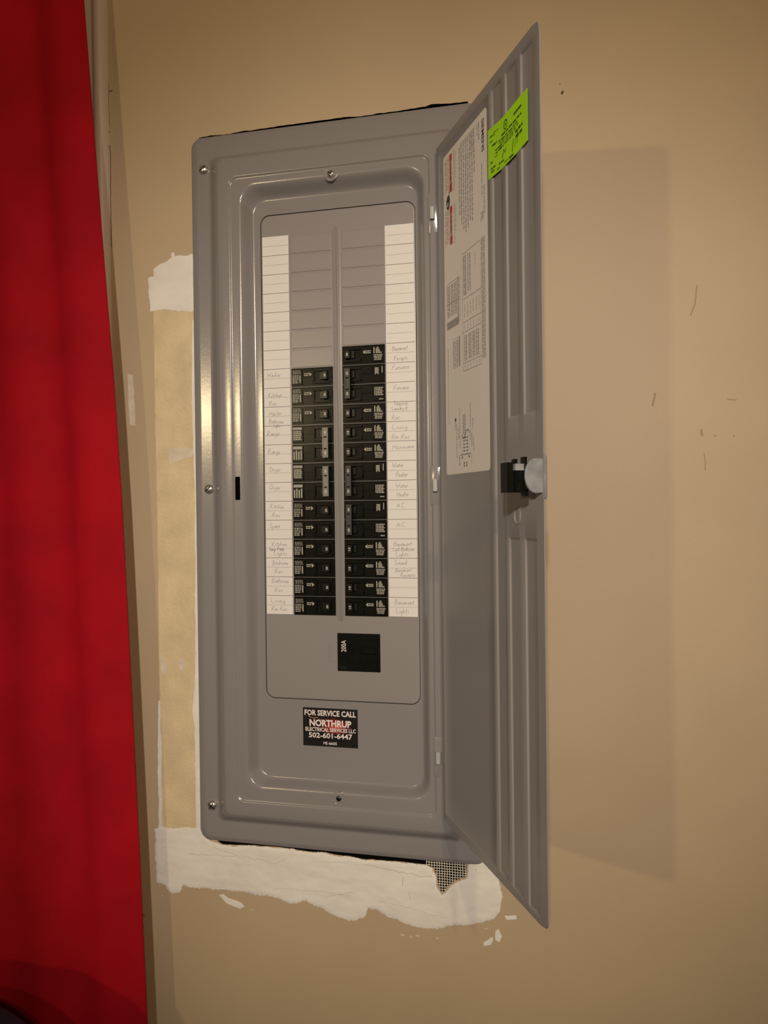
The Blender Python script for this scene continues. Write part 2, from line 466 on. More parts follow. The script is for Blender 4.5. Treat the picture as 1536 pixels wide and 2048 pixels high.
for i, (pts, wd) in enumerate((([(-8.85, -13.25), (-7.0, -13.15), (-5.2, -13.1), (-3.8, -13.25), (-3.2, -13.05)], 0.022), ([(-10.5, -13.0), (-9.8, -13.0)], 0.02),
                 ([(-4.0, -14.65), (-2.6, -14.55), (-1.3, -14.5), (0.35, -14.6)], 0.018), ([(-1.0, -14.75), (0.05, -14.5), (0.7, -14.3)], 0.022), ([(1.8, -14.7), (3.5, -14.85), (4.55, -15.1), (5.5, -15.2)], 0.018),
                 ([(3.2, -13.35), (3.1, -13.85)], 0.02), ([(3.45, -14.1), (3.55, -14.5)], 0.018), ([(1.1, -12.85), (2.6, -13.05), (3.8, -13.15), (4.7, -13.2)], 0.035), ([(-7.4, -12.75), (-6.2, -13.0), (-5.9, -13.1)], 0.025),
                 ([(6.95, -12.5), (6.98, -12.75), (7.35, -12.68)], 0.022), ([(-1.0, -12.95), (0.4, -12.8)], 0.016))):
    bm = bmesh.new(); ribbon(bm, jag(pts, 0.06, 0.06, i + 60, False), wd, -0.078)
    finish('plaster_crack', bm, 'crack', wall, recalc=False)
bm = bmesh.new()
for (pts, wd) in (([(11.50, 25.55), (11.58, 25.78)], 0.11), ([(11.40, 26.05), (11.46, 26.14)], 0.04)):
    ribbon(bm, jag(pts, 0.02, 0.05, 3, False), wd, -0.004)
finish('scuff_mark', bm, 'scuff', wall, recalc=False)
for i, (pts, wd) in enumerate((([(17.61, 15.86), (17.5, 15.0), (17.26, 14.36)], 0.05), ([(17.73, 9.1), (17.8, 8.7)], 0.09), ([(17.85, 8.0), (17.9, 7.1)], 0.04),
                 ([(15.7, 10.9), (15.55, 10.2)], 0.08), ([(18.9, 10.45), (19.4, 10.42)], 0.05), ([(18.3, 8.8), (18.5, 8.75)], 0.07), ([(19.2, 8.75), (19.0, 8.8)], 0.06),
                 ([(-1.9, 28.95), (-1.8, 28.9)], 0.08), ([(-2.74, -20.9), (-2.7, -21.05)], 0.06), ([(-11.75, -16.95), (-11.5, -17.05)], 0.16))):
    bm = bmesh.new(); ribbon(bm, jag(pts, 0.03, 0.1, i, False), wd, -0.003)
    finish('scuff_mark', bm, 'softscuff', wall, recalc=False)

# self-adhesive mesh tape showing in the unfilled corner of the cut-out
bm = bmesh.new()
tape_poly = [(4.2, -12.1), (6.5, -12.1), (6.5, -13.08), (5.9, -13.34), (5.47, -13.75), (5.2, -14.15), (4.98, -13.85), (4.86, -13.2), (4.66, -12.74), (4.2, -12.66)]
pitch = 0.132
for k in range(24):
    x = 4.4 + k * pitch
    zz = [-12.1 - j * 0.06 for j in range(40)]
    seg = [(x + 0.02 * noise.noise((x * 3, z * 3, 1)), z) for z in zz if inside((x, z), tape_poly)]
    if len(seg) > 1: ribbon(bm, seg, 0.030, 0.020)
for k in range(20):
    z = -12.2 - k * pitch
    xx = [4.4 + j * 0.06 for j in range(40)]
    seg = [(x, z + 0.02 * noise.noise((x * 3, z * 3, 7))) for x in xx if inside((x, z), tape_poly)]
    if len(seg) > 1: ribbon(bm, seg, 0.030, 0.014)
tp = finish('mesh_tape', bm, 'tape', wall, recalc=False)
tp['kind'] = 'stuff'

# ================================================================== RED CURTAIN
EDGE = [(43, -14.14), (33.04, -13.42), (26.3, -12.95), (19.57, -12.46), (12.6, -11.94), (6.17, -11.57), (-3.17, -11.18), (-12.5, -10.82), (-21.78, -10.48), (-36, -10.08), (-52.9, -9.78)]
def edge_x(z):
    for (z1, x1), (z0, x0) in zip(EDGE, EDGE[1:]):
        if z >= z0: return x0 + (x1 - x0) * (z - z0) / (z1 - z0)
    return EDGE[-1][1]
bm = bmesh.new(); NU, NZ = 110, 90; rows = []
for j in range(NZ + 1):
    z = 42 - 94.8 * j / NZ
    row = []
    for i in range(NU + 1):
        s = 34.0 * (i / NU) ** 1.3
        amp = min(1.0, s / 2.5)
        g = 0.35 + 0.65 * min(1, max(0, (z + 30) / 60))
        y = -1.8 - amp * g * (0.55 + 0.40 * math.sin(s * 1.35 + 0.05 * z * 0.4) + 0.25 * math.sin(s * 0.62 + 1.0 + 0.02 * z))
        y += 0.10 * amp * noise.noise((s * 0.35, z * 0.12, 3.3)) - 0.12 * math.exp(-((s - 0.5) / 0.35) ** 2) * 0.3
        row.append(bm.verts.new((edge_x(z) - s, y, z)))
    rows.append(row)
for a, b in zip(rows, rows[1:]):
    for i in range(NU): bm.faces.new((a[i], b[i], b[i + 1], a[i + 1]))
cur = finish('red_curtain', bm, 'curtain', smooth=180)
cur['label'] = 'deep red cloth curtain hanging down the left side of the wall'
cur['category'] = 'curtain'
sm = cur.modifiers.new('cloth', 'SOLIDIFY'); sm.thickness = 0.0012

# unidentified dark rounded shape poking into the lower left corner
bm = bmesh.new()
bmesh.ops.create_uvsphere(bm, u_segments=40, v_segments=24, radius=1.0)
for v in bm.verts:
    x, y, z = v.co
    q = lambda c, e: math.copysign(abs(c) ** e, c)
    v.co = (-19.2 + 7.6 * q(x, 0.6), -8.0 + 1.8 * q(y, 0.7), -24.6 + 6.9 * q(z, 0.75) + 0.15 * x)
cu = finish('dark_rounded_shape', bm, 'dark_shape', smooth=180)
cu['label'] = 'dark purple rounded shape showing in the lower left corner before the curtain'
cu['category'] = 'dark_shape'

# ================================================================== ELECTRICAL PANEL
panel = empty('electrical_panel', V(-0.32, -0.1, -12.36),
              'open grey electrical breaker panel set in the tan wall, its door swung out', 'electrical panel')

# ---- stamped cover: concentric rounded outlines, each at its own height
EZ = (6.10, 7.33)
def R_(x0, x1, z0, z1, r, y): return (rrect(x0, x1, z0, z1, r, 9, EZ), y)
def bend(a, b, k, n=5):
    """stations from outline a to outline b along a soft S of n steps"""
    out = []
    for i in range(n + 1):
        t = i / n
        sft = t * t * (3 - 2 * t)
        e = [a[j] + (b[j] - a[j]) * t for j in range(5)]
        out.append(R_(*e, a[5] + (b[5] - a[5]) * (sft * k + t * (1 - k))))
    return out
prof = [
    R_(-8.14, 7.50, -12.36, 25.70, 0.60, 0.00),
    R_(-8.14, 7.50, -12.36, 25.70, 0.60, -0.045),
    R_(-8.12, 7.48, -12.34, 25.68, 0.58, -0.055),
    R_(-7.78, 7.12, -12.14, 25.50, 0.42, -0.168),
    R_(-7.72, 7.06, -12.08, 25.44, 0.40, -0.172),
    R_(-7.69, 7.03, -12.04, 25.40, 0.40, -0.1705),
    R_(-7.16, 6.52, -11.32, 24.66, 0.36, -0.1395),
    R_(-7.12, 6.48, -11.28, 24.62, 0.36, -0.1375)]
prof += bend((-7.04, 6.40, -11.20, 24.53, 0.36, -0.139), (-6.33, 5.80, -10.63, 24.10, 0.36, -0.735), 0.55, 7)
prof += [
    R_(-6.25, 5.72, -10.55, 24.02, 0.38, -0.752),
    R_(-5.98, 5.45, -10.20, 23.60, 0.40, -0.757),
    R_(-5.70, 5.12, -9.90, 23.15, 0.42, -0.752)]
prof += bend((-5.68, 5.10, -9.88, 23.12, 0.42, -0.750), (-5.59, 5.01, -9.79, 23.03, 0.42, -0.682), 0.8, 4)
prof += [
    R_(-5.55, 4.98, -9.74, 22.98, 0.44, -0.678),
    R_(-5.27, 4.94, -9.40, 22.84, 0.6, -0.678),
    R_(-5.20, 4.88, -9.18, 22.74, 0.85, -0.676)]
prof += bend((-5.12, 4.80, -9.05, 22.64, 0.95, -0.668), (-4.55, 4.30, -8.66, 21.96, 0.72, -0.055), 0.75, 12)
prof += [R_(-4.50, 4.26, -8.60, 21.90, 0.70, -0.05)]
SLOT_ROW = next(i for i, (pts, y) in enumerate(prof) if abs(min(p[0] for p in pts) + 5.55) < 1e-6)
bm = bmesh.new()
loops, quads = loft(bm, prof, cap=False)
# pan floor with the opening for the dead front
inner = rrect(-4.20, 4.20, -4.46, 21.165, 0.5, 9, EZ)
l2 = [bm.verts.new((x, -0.05, z)) for x, z in inner]
last = loops[-1]; n = len(last)
for i in range(n): bm.faces.new((last[i], last[(i + 1) % n], l2[(i + 1) % n], l2[i]))
l3 = [bm.verts.new((x, 0.03, z)) for x, z in inner]
for i in range(n): bm.faces.new((l2[i], l2[(i + 1) % n], l3[(i + 1) % n], l3[i]))
# latch slot: drop the left quad between the two slot outlines
sq = [f for f in quads[SLOT_ROW] if all(EZ[0] - 1e-3 <= v.co.z <= EZ[1] + 1e-3 and v.co.x < -5 for v in f.verts)]
slot_edges = []
for f in sq:
    rim = list(f.verts)
    bm.faces.remove(f)
    d = [bm.verts.new((v.co.x, 0.6, v.co.z)) for v in rim]
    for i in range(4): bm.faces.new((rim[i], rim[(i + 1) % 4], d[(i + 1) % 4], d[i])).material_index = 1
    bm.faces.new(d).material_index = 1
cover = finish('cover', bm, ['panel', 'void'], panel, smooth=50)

# ---- dead front plate
bm = bmesh.new()
loft(bm, [(rrect(-4.165, 4.165, -4.425, 21.13, 0.46), 0.05), (rrect(-4.165, 4.165, -4.425, 21.13, 0.46), -0.015),
          (rrect(-4.14, 4.14, -4.40, 21.10, 0.45), -0.028), (rrect(-4.10, 4.10, -4.36, 21.06, 0.42), -0.03)])
dead = finish('dead_front', bm, 'dead', panel, smooth=40)
DF = -0.03
# raised spine between the two breaker rows
bm = bmesh.new()
prof_s = [(-0.22, 0.0), (-0.17, -0.03), (-0.06, -0.034), (0.0, -0.05), (0.035, -0.085), (0.05, -0.095), (0.07, -0.098), (0.09, -0.09), (0.11, -0.06), (0.15, -0.032), (0.21, 0.0)]
A = [bm.verts.new((x, DF + y, -0.1)) for x, y in prof_s]; B = [bm.verts.new((x, DF + y, 20.0)) for x, y in prof_s]
A0 = [bm.verts.new((x * 0.7, DF + 0.002, -0.3)) for x, y in prof_s]; B0 = [bm.verts.new((x * 0.7, DF + 0.002, 20.25)) for x, y in prof_s]
for P, Q in ((A0, A), (A, B), (B, B0)):
    for i in range(len(prof_s) - 1): bm.faces.new((P[i], P[i + 1], Q[i + 1], Q[i]))
finish('spine', bm, 'dead', dead, smooth=60)
# unused twist-out plates
def knock(sx):
    bm = bmesh.new()
    x0, x1 = (-2.53, -0.30) if sx < 0 else (0.30, 2.53)
    c = (x0 + x1) / 2
    vs = []
    loft(bm, [(rrect(x0 - c, x1 - c, -0.465, 0.455, 0.03, 3), 0.02), (rrect(x0 - c, x1 - c, -0.465, 0.455, 0.03, 3), -0.022),
              (rrect(x0 - c + .02, x1 - c - .02, -0.445, 0.42, 0.03, 3), -0.032)])
    bmesh.ops.recalc_face_normals(bm, faces=bm.faces)
    for v in bm.verts: v.co *= IN
    me = bpy.data.meshes.new('knockout_plate'); bm.to_mesh(me); bm.free()
    me.materials.append(M['dead'])
    return me, c
for sx, k0 in ((-1, 13), (1, 14)):
    me, c = knock(sx)
    for k in range(k0, 20):
        o = bpy.data.objects.new('knockout_plate', me); COL.objects.link(o)
        o.parent = dead
        o.location = V(c, DF, k + 0.5) - ORIGIN[dead.name]

# embossed word beside the main breaker (reads upward)
bm = bmesh.new()
fs = lettering(bm, 'MAIN', lambda u, v: (-0.50 - 0.30 * v, DF - 0.022, -2.38 + 0.96 * u), -0.01)
ex = bmesh.ops.extrude_face_region(bm, geom=fs)
for g in ex['geom']:
    if isinstance(g, bmesh.types.BMVert): g.co.y = DF + 0.005
finish('embossed_word', bm, 'dead', dead)

# ---- circuit directory strips
def strip(x0, x1, sag, words, label):
    bm = bmesh.new()
    zt = 20.02
    pts = [(x0, 0.03), (x1, 0.03), (x1, zt), (x0, zt)]
    box(bm, x0, x1, DF - 0.012, DF - 0.001, 0.03, zt)
    s = finish('directory_strip', bm, 'paper', panel)
    s['label'] = label
    bm = bmesh.new()
    for k in range(1, 40):
        z = 0.03 + k * 0.5 - 0.02
        if k % 2 == 0: box(bm, x0, x1, DF - 0.0145, DF - 0.012, z - 0.013, z + 0.013, 0)
        else: box(bm, x0 + 0.03, x1 - 0.03, DF - 0.0145, DF - 0.012, z - 0.009, z + 0.009, 1)
    finish('printed_rules', bm, ['rule', 'rulelight'], s)
    return s

# simple single-stroke hand lettering
G = {
 'A': (.8, [[(0, 0), (.38, 1), (.7, 0)], [(.15, .4), (.58, .4)]]),
 'B': (.75, [[(.05, 0), (.1, 1)], [(.1, 1), (.5, .95), (.5, .6), (.1, .52), (.58, .45), (.55, .08), (.05, 0)]]),
 'C': (.75, [[(.6, .85), (.35, 1), (.08, .7), (.08, .3), (.3, 0), (.62, .15)]]),
 'D': (.8, [[(.1, 1), (.08, 0), (.5, .1), (.65, .5), (.5, .9), (.02, 1)]]),
 'F': (.7, [[(.08, 0), (.12, 1), (.62, 1)], [(.1, .52), (.48, .54)]]),
 'H': (.8, [[(.08, 0), (.1, 1)], [(.62, 0), (.62, 1)], [(.1, .5), (.62, .52)]]),
 'K': (.8, [[(.1, 0), (.12, 1)], [(.6, 1), (.14, .45), (.65, 0)]]),
 'L': (.65, [[(.12, 1), (.08, 0), (.58, .04)]]),
 'M': (.95, [[(.02, 0), (.15, 1), (.42, .3), (.72, 1), (.85, 0)]]),
 'P': (.7, [[(.08, 0), (.12, 1), (.5, .95), (.55, .6), (.1, .48)]]),
 'R': (.75, [[(.06, 0), (.1, 1), (.5, .95), (.5, .6), (.1, .5), (.62, 0)]]),
 'S': (.7, [[(.55, .9), (.3, 1), (.08, .78), (.3, .52), (.52, .3), (.35, 0), (.05, .1)]]),
 'W': (1.0, [[(.02, 1), (.22, 0), (.45, .7), (.68, 0), (.9, 1)]]),
 'a': (.52, [[(.42, .45), (.2, .5), (.05, .22), (.18, 0), (.4, .3), (.42, .48), (.44, .02)]]),
 'b': (.5, [[(.06, 1), (.06, .02), (.35, .05), (.4, .35), (.08, .42)]]),
 'c': (.45, [[(.38, .42), (.18, .5), (.05, .22), (.2, 0), (.4, .1)]]),
 'd': (.52, [[(.4, .4), (.15, .48), (.05, .2), (.18, 0), (.4, .2)], [(.42, 1), (.42, 0)]]),
 'e': (.46, [[(.06, .26), (.36, .3), (.26, .5), (.06, .3), (.15, 0), (.4, .08)]]),
 'f': (.4, [[(.4, .95), (.2, .9), (.16, 0)], [(.02, .5), (.34, .5)]]),
 'g': (.5, [[(.4, .42), (.15, .5), (.05, .2), (.2, .02), (.4, .4), (.38, -.35), (.08, -.3)]]),
 'h': (.5, [[(.06, 1), (.06, 0)], [(.06, .3), (.28, .5), (.38, .02)]]),
 'i': (.24, [[(.1, .48), (.1, 0)], [(.12, .72), (.13, .68)]]),
 'l': (.24, [[(.1, 1), (.1, 0)]]),
 'm': (.72, [[(.04, .48), (.05, 0)], [(.05, .3), (.2, .5), (.28, 0), (.42, .48), (.58, 0)]]),
 'n': (.5, [[(.04, .48), (.06, 0)], [(.06, .3), (.26, .5), (.38, 0)]]),
 'o': (.5, [[(.22, .5), (.05, .25), (.2, 0), (.4, .22), (.22, .5)]]),
 'p': (.5, [[(.05, .48), (.05, -.4)], [(.05, .4), (.32, .46), (.36, .12), (.06, .05)]]),
 'r': (.4, [[(.06, .48), (.07, 0)], [(.07, .3), (.2, .48), (.34, .42)]]),
 's': (.42, [[(.32, .45), (.1, .42), (.3, .18), (.05, .02)]]),
 't': (.38, [[(.16, .85), (.15, .05), (.3, .02)], [(.0, .5), (.32, .52)]]),
 'u': (.5, [[(.05, .48), (.08, .04), (.3, .05), (.38, .48), (.4, 0)]]),
 'v': (.44, [[(.02, .48), (.18, 0), (.38, .5)]]),
 'w': (.62, [[(.02, .48), (.14, 0), (.28, .36), (.4, 0), (.54, .5)]]),
 'x': (.44, [[(.02, .48), (.36, 0)], [(.36, .48), (.02, 0)]]),
 'y': (.46, [[(.04, .48), (.2, .08)], [(.4, .5), (.05, -.4)]]),
 '.': (.25, [[(.08, 0), (.12, .04)]]), ' ': (.35, []),
}
def write(bm, s, x, z, width, hgt, wid=0.017):
    tot = sum(G[c][0] for c in s)
    sc = width / tot
    rise = random.uniform(-0.03, 0.05)
    cx = x
    for c in s:
        adv, st = G[c]
        jz = random.uniform(-0.014, 0.014); js = random.uniform(0.9, 1.1)
        for pl in st:
            pts = []
            for a, b in zip(pl, pl[1:]):
                for k in range(3): pts.append((a[0] + (b[0] - a[0]) * k / 3, a[1] + (b[1] - a[1]) * k / 3))
            pts.append(pl[-1])
            # soften the corners like a pencil does
            q = [pts[0]] + [((pts[i - 1][0] + 2 * pts[i][0] + pts[i + 1][0]) / 4, (pts[i - 1][1] + 2 * pts[i][1] + pts[i + 1][1]) / 4) for i in range(1, len(pts) - 1)] + [pts[-1]]
            ribbon(bm, [(cx + (px + 0.14 * pz) * sc + random.uniform(-.002, .002), z + jz + pz * hgt * js + rise * (cx - x)) for px, pz in q], wid, DF - 0.0125, 0, 0.0035)
        cx += adv * sc

HL = [('Washer', -3.94, 12.6, .78), ('Kitchen', -3.89, 11.51, .8), ('Rec', -3.84, 11.08, .42), ('Master', -3.85, 10.53, .72), ('Bathroom', -3.86, 10.12, .85), ('Lights', -3.62, 9.93, .42), ('Range', -3.98, 9.47, .72),
      ('Range', -3.94, 8.53, .7), ('Dryer', -3.86, 7.57, .64), ('Dryer', -3.85, 6.62, .6), ('Kitchen', -3.86, 5.61, .82), ('Rec', -3.75, 5.16, .46), ('Spare', -3.88, 4.57, .58), ('Kitchen', -3.8, 3.61, .9),
      ('Sump Pump', -3.95, 3.38, .88), ('Lights', -3.7, 3.13, .78), ('Bedroom', -3.76, 2.62, .92), ('Rec', -3.65, 2.18, .48), ('Bathroom', -3.8, 1.66, .98), ('Rec', -3.67, 1.19, .5), ('Living', -3.9, 0.6, .86), ('Rm Rec', -3.85, 0.18, .9)]
HR = [('Basement', 2.91, 13.59, .82), ('Recepts', 2.99, 13.1, .74), ('Furnace', 2.88, 12.62, .92), ('Furnace', 2.97, 11.6, .8), ('Sunporch', 2.96, 10.83, .76), ('Laundry R', 2.85, 10.57, .86), ('Rec', 2.85, 10.09, .42),
      ('Living', 2.84, 9.58, .84), ('Rm Rec', 2.83, 9.1, .94), ('Microwave', 2.85, 8.56, 1.16), ('Water', 2.84, 7.64, .62), ('Heater', 3.02, 7.17, .64), ('Water', 3.01, 6.61, .66), ('Heater', 3.06, 6.15, .64),
      ('A.C.', 3.05, 5.59, .48), ('A.C.', 3.04, 4.61, .5), ('Basement', 2.87, 3.61, .96), ('Last Bedroom', 2.82, 3.37, 1.16), ('Lights', 2.97, 3.08, .68), ('Second', 2.89, 2.66, .66), ('Basement', 2.94, 2.3, .86),
      ('Recepts', 3.2, 2.06, .8), ('Basement', 2.89, 0.64, 1.02), ('Lights', 2.94, 0.18, .72)]
SMALL = {'Sump Pump', 'Last Bedroom', 'Sunporch', 'Laundry R'}
for x0, x1, words, lab in ((-4.105, -2.63, HL, 'white circuit directory strip on the left, lettered in pencil'), (2.60, 4.105, HR, 'white circuit directory strip on the right, lettered in pencil')):
    s = strip(x0, x1, 0, words, lab)
    for wd, x, z, width in words:
        bm = bmesh.new()
        small = wd in SMALL or (wd == 'Lights' and width < .5) or z in (2.3, 2.06)
        write(bm, wd, x, z + 0.01, width, 0.19 if small else 0.25, 0.021 if wd == 'Sump Pump' else 0.015)
        finish('handwritten_word', bm, 'pencil', s, recalc=False)

# ---- circuit breakers (local frame: x from the outer end towards the spine, z around the middle of the pole)
XO, LEN = 2.548, 2.292
def pole_body(bm, s, z):
    def b(x0, x1, y, z0, z1, t=0.012): box(bm, s * (LEN / 2 - x0), s * (LEN / 2 - x1), y, 0.02, z + z0, z + z1, 0, t)
    b(0, LEN, -0.055, -0.492, 0.492, 0.01)
    b(0.04, 0.64, -0.135, -0.40, 0.40)
    b(0.64, 1.24, -0.115, 0.00, 0.38)
    b(0.64, 1.24, -0.075, -0.38, 0.00)
    b(0.02, LEN - 0.02, -0.105, 0.415, 0.465, 0.006)
    b(1.22, 1.30, -0.165, -0.36, 0.34); b(1.22, 2.16, -0.165, 0.25, 0.36); b(1.22, 2.16, -0.165, -0.38, -0.24)
    b(2.10, LEN - 0.03, -0.10, -0.10, 0.38)
    b(2.10, LEN - 0.03, -0.07, -0.38, -0.10)
def toggle_mesh(s):
    bm = bmesh.new()
    x0, x1 = s * (LEN / 2 - 1.80), s * (LEN / 2 - 2.07)
    box(bm, x0, x1, -0.36, -0.05, -0.215, 0.225, 0, 0.02)
    x0, x1 = s * (LEN / 2 - 1.58), s * (LEN / 2 - 1.80)
    box(bm, x0, x1, -0.17, -0.05, -0.20, 0.21, 0, 0.03)
    return bm
def words_bar(bm, x0, x1, z, h, y, mi, gap=0.03, mn=0.04, mx=0.14):
    x = x0
    while x < x1 - 0.02:
        wv = min(random.uniform(mn, mx), x1 - x)
        plate(bm, x, x + wv, z - h / 2, z + h / 2, y, 0.003, mi)
        x += wv + gap
def marks_single(bm, s, z):
    # fine print on the outer end; s>0 = right-hand row
    lo = lambda a, b: tuple(sorted((s * (LEN / 2 - a), s * (LEN / 2 - b))))
    x0, x1 = lo(0.09, 0.58)
    y = -0.136
    if s < 0:
        for k in range(3): words_bar(bm, x0 + 0.03, x1 - 0.02 - 0.04 * (k == 0), z + 0.34 - 0.075 * k, 0.032, y, 0)
        for k in range(5): words_bar(bm, x0 + 0.01, x1 - 0.14 - 0.03 * max(0, k - 2), z + 0.075 - 0.09 * k, 0.05, y, 0)
        plate(bm, x1 - 0.09, x1 - 0.03, z - 0.30, z + 0.09, y, 0.003, 0)
    else:
        plate(bm, x0 + 0.0, x0 + 0.055, z + 0.02, z + 0.34, y, 0.003, 0)
        for k in range(6): plate(bm, x0 + 0.12 + 0.055 * k, x0 + 0.155 + 0.055 * k, z + 0.02, z + 0.22 + 0.16 * math.sin(k * 0.9 + 0.4) * 0.9, y, 0.003, 0)
        for k in range(4): words_bar(bm, x0 + 0.03 * (k > 1), x1 - 0.02 - 0.05 * (k > 1), z - 0.06 - 0.08 * k, 0.045, y, 0, 0.02, 0.05, 0.18)
    # direction arrow on the step
    ax0, ax1 = lo(0.74, 1.16)
    ya = -0.116
    c = z + 0.12
    if s < 0:
        tip, base = ax1, ax0
    else:
        tip, base = ax0, ax1
    d = 1 if tip > base else -1
    hd = 0.13
    vs = [bm.verts.new((tip, ya - 0.003, c)), bm.verts.new((tip - d * hd, ya - 0.003, c + 0.11)), bm.verts.new((tip - d * hd, ya - 0.003, c - 0.11))]
    bm.faces.new(vs).material_index = 0
    a, b = sorted((base, tip - d * (hd + 0.03)))
    for k in range(2): words_bar(bm, a, b, c + 0.045 - 0.09 * k, 0.055, ya, 0, 0.02, 0.05, 0.09)
def marks_double(bm, s, z, upper):
    lo = lambda a, b: tuple(sorted((s * (LEN / 2 - a), s * (LEN / 2 - b))))
    x0, x1 = lo(0.08, 0.58); y = -0.136
    if s < 0:
        if upper:
            plate(bm, x0, x1, z + 0.24, z + 0.37, y, 0.002, 1)
            for k in range(5): words_bar(bm, x0 + 0.02, x1 - 0.03, z + 0.14 - 0.1 * k, 0.07, y, 0, 0.02, 0.06, 0.16)
        else:
            plate(bm, x0, x1, z + 0.22, z + 0.37, y, 0.002, 1)
            for k in range(4): plate(bm, x0 + 0.02 + 0.13 * k, x0 + 0.09 + 0.13 * k, z - 0.33, z + 0.10 + 0.06 * (k % 2), y, 0.003, 0)
    else:
        if upper:
            for k in range(3): plate(bm, x0 + 0.06 + 0.07 * k, x0 + 0.105 + 0.07 * k, z - 0.05 + 0.05 * (k == 1), z + 0.30, y, 0.003, 0)
            plate(bm, x1 - 0.08, x1 - 0.04, z + 0.02, z + 0.36, y, 0.003, 0)
        else:
            plate(bm, x0 + 0.02, x0 + 0.05, z - 0.12, z + 0.30, y, 0.003, 0)
            for k in range(5): words_bar(bm, x0 + 0.08, x1 - 0.02 - 0.05 * (k % 2), z + 0.26 - 0.09 * k, 0.055, y, 0, 0.02, 0.05, 0.15)
            words_bar(bm, x0 + 0.26, x1 - 0.02, z - 0.32, 0.05, y, 0, 0.02)
def local_mesh(name, bm, mats):
    bmesh.ops.recalc_face_normals(bm, faces=bm.faces)
    for v in bm.verts: v.co *= IN
    me = bpy.data.meshes.new(name); bm.to_mesh(me); bm.free()
    for m in mats: me.materials.append(M[m])
    return me
MESH = {}
for s in (-1, 1):
    bm = bmesh.new(); pole_body(bm, s, 0); MESH['b1', s] = local_mesh('circuit_breaker', bm, ['black'])
    bm = bmesh.new(); pole_body(bm, s, 0.5); pole_body(bm, s, -0.5); MESH['b2', s] = local_mesh('circuit_breaker', bm, ['black'])
    MESH['t', s] = local_mesh('toggle', toggle_mesh(s), ['toggle'])
    bm = bmesh.new(); marks_single(bm, s, 0); MESH['m1', s] = local_mesh('printed_marking', bm, ['mark', 'tiltmark'])
    bm = bmesh.new(); marks_double(bm, s, 0.5, True); marks_double(bm, s, -0.5, False); MESH['m2', s] = local_mesh('printed_marking', bm, ['mark', 'tiltmark'])
    bm = bmesh.new()
    x0, x1 = sorted((s * (LEN / 2 - 1.78), s * (LEN / 2 - 2.09)))
    box(bm, x0, x1, -0.405, -0.35, -0.78, 0.80, 0, 0.015)
    box(bm, x0, x0 + 0.035, -0.43, -0.40, -0.78, 0.80, 0, 0.005); box(bm, x1 - 0.035, x1, -0.43, -0.40, -0.78, 0.80, 0, 0.005)
    for z in (-0.30, 0.30): box(bm, x0 + 0.07, x1 - 0.07, -0.412, -0.40, z - 0.03, z + 0.03, 1)
    MESH['tie', s] = local_mesh('handle_tie', bm, ['tie' if s < 0 else 'tieblack', 'void'])
    for amp in ('15', '20', '30', '40'):
        bm = bmesh.new()
        cx = s * (LEN / 2 - 1.935)
        lettering(bm, amp, lambda u, v: (cx - 0.055 + 0.11 * v, 0, -0.085 + 0.17 * u) if s > 0 else (cx + 0.055 - 0.11 * v, 0, -0.085 + 0.17 * u), 0.02)
        MESH['r' + amp, s] = local_mesh('rating_number', bm, ['markwhite'])

def sub(name, me, parent, pos):
    o = bpy.data.objects.new(name, me); COL.objects.link(o)
    o.parent = parent
    o.location = Vector(pos) * IN
    return o
def breaker(s, k, poles, amp, label):
    """k = lowest 1-inch row it fills"""
    c = V(s * (XO - LEN / 2), DF, k + poles / 2)
    o = bpy.data.objects.new('circuit_breaker', MESH['b%d' % poles, s]); COL.objects.link(o)
    o.parent = panel; o.location = c - ORIGIN[panel.name]
    o['label'] = label
    sub('printed_marking', MESH['m%d' % poles, s], o, (0, 0, 0))
    for z in ((0,) if poles == 1 else (0.5, -0.5)):
        sub('toggle', MESH['t', s], o, (0, 0, z))
        sub('rating_number', MESH['r' + amp, s], o, (0, -0.363 if poles == 1 else -0.408, z * 1.05))
    if poles == 2:
        sub('handle_tie', MESH['tie', s], o, (0, 0, 0))
    return o

LEFT = [('20', 1, 'living room receptacles'), ('20', 1, 'bathroom'), ('20', 1, 'bedroom'), ('20', 1, 'kitchen lights'), ('20', 1, 'spare circuit'),
        ('20', 1, 'lower kitchen receptacles'), ('30', 2, 'dryer'), ('40', 2, 'range'), ('20', 1, 'master bathroom'), ('20', 1, 'upper kitchen receptacles'), ('20', 1, 'washer')]
RIGHT = [('15', 1, 'lowest basement lights'), ('15', 1, 'blank directory rows'), ('15', 1, 'second basement receptacles'), ('15', 1, 'basement bedroom lights'), ('30', 2, 'air conditioner'),
         ('30', 2, 'water heater'), ('15', 1, 'microwave'), ('15', 1, 'living room receptacles'), ('20', 1, 'laundry'), ('20', 2, 'furnace'), ('20', 1, 'top basement receptacles')]
for s, T, side in ((-1, LEFT, 'left'), (1, RIGHT, 'right')):
    k = 0
    for amp, poles, use in T:
        breaker(s, k, poles, amp, 'black %s breaker for the %s in the %s row' % ('double' if poles == 2 else 'single', use, side))
        k += poles

# ---- main breaker
bm = bmesh.new()
box(bm, -0.19, 2.11, -0.10, 0.0, -2.87, -0.89, 0, 0.012)
box(bm, 0.62, 1.98, -0.125, -0.09, -2.75, -1.02, 0, 0.02)
box(bm, 1.10, 1.92, -0.20, -0.12, -1.95, -1.52, 0, 0.05)
box(bm, -0.12, 0.30, -0.105, -0.09, -2.74, -2.60, 1, 0.004)
mb = finish('main_breaker', bm, ['black', 'toggle'], panel)
mb['label'] = 'black main breaker marked 200A below the breaker rows'
bm = bmesh.new()
lettering(bm, '200A', lambda u, v: (0.29 - 0.27 * v, -0.104, -1.86 + 0.60 * u), 0.004)
finish('rating_number', bm, 'stickertext', mb, recalc=False)

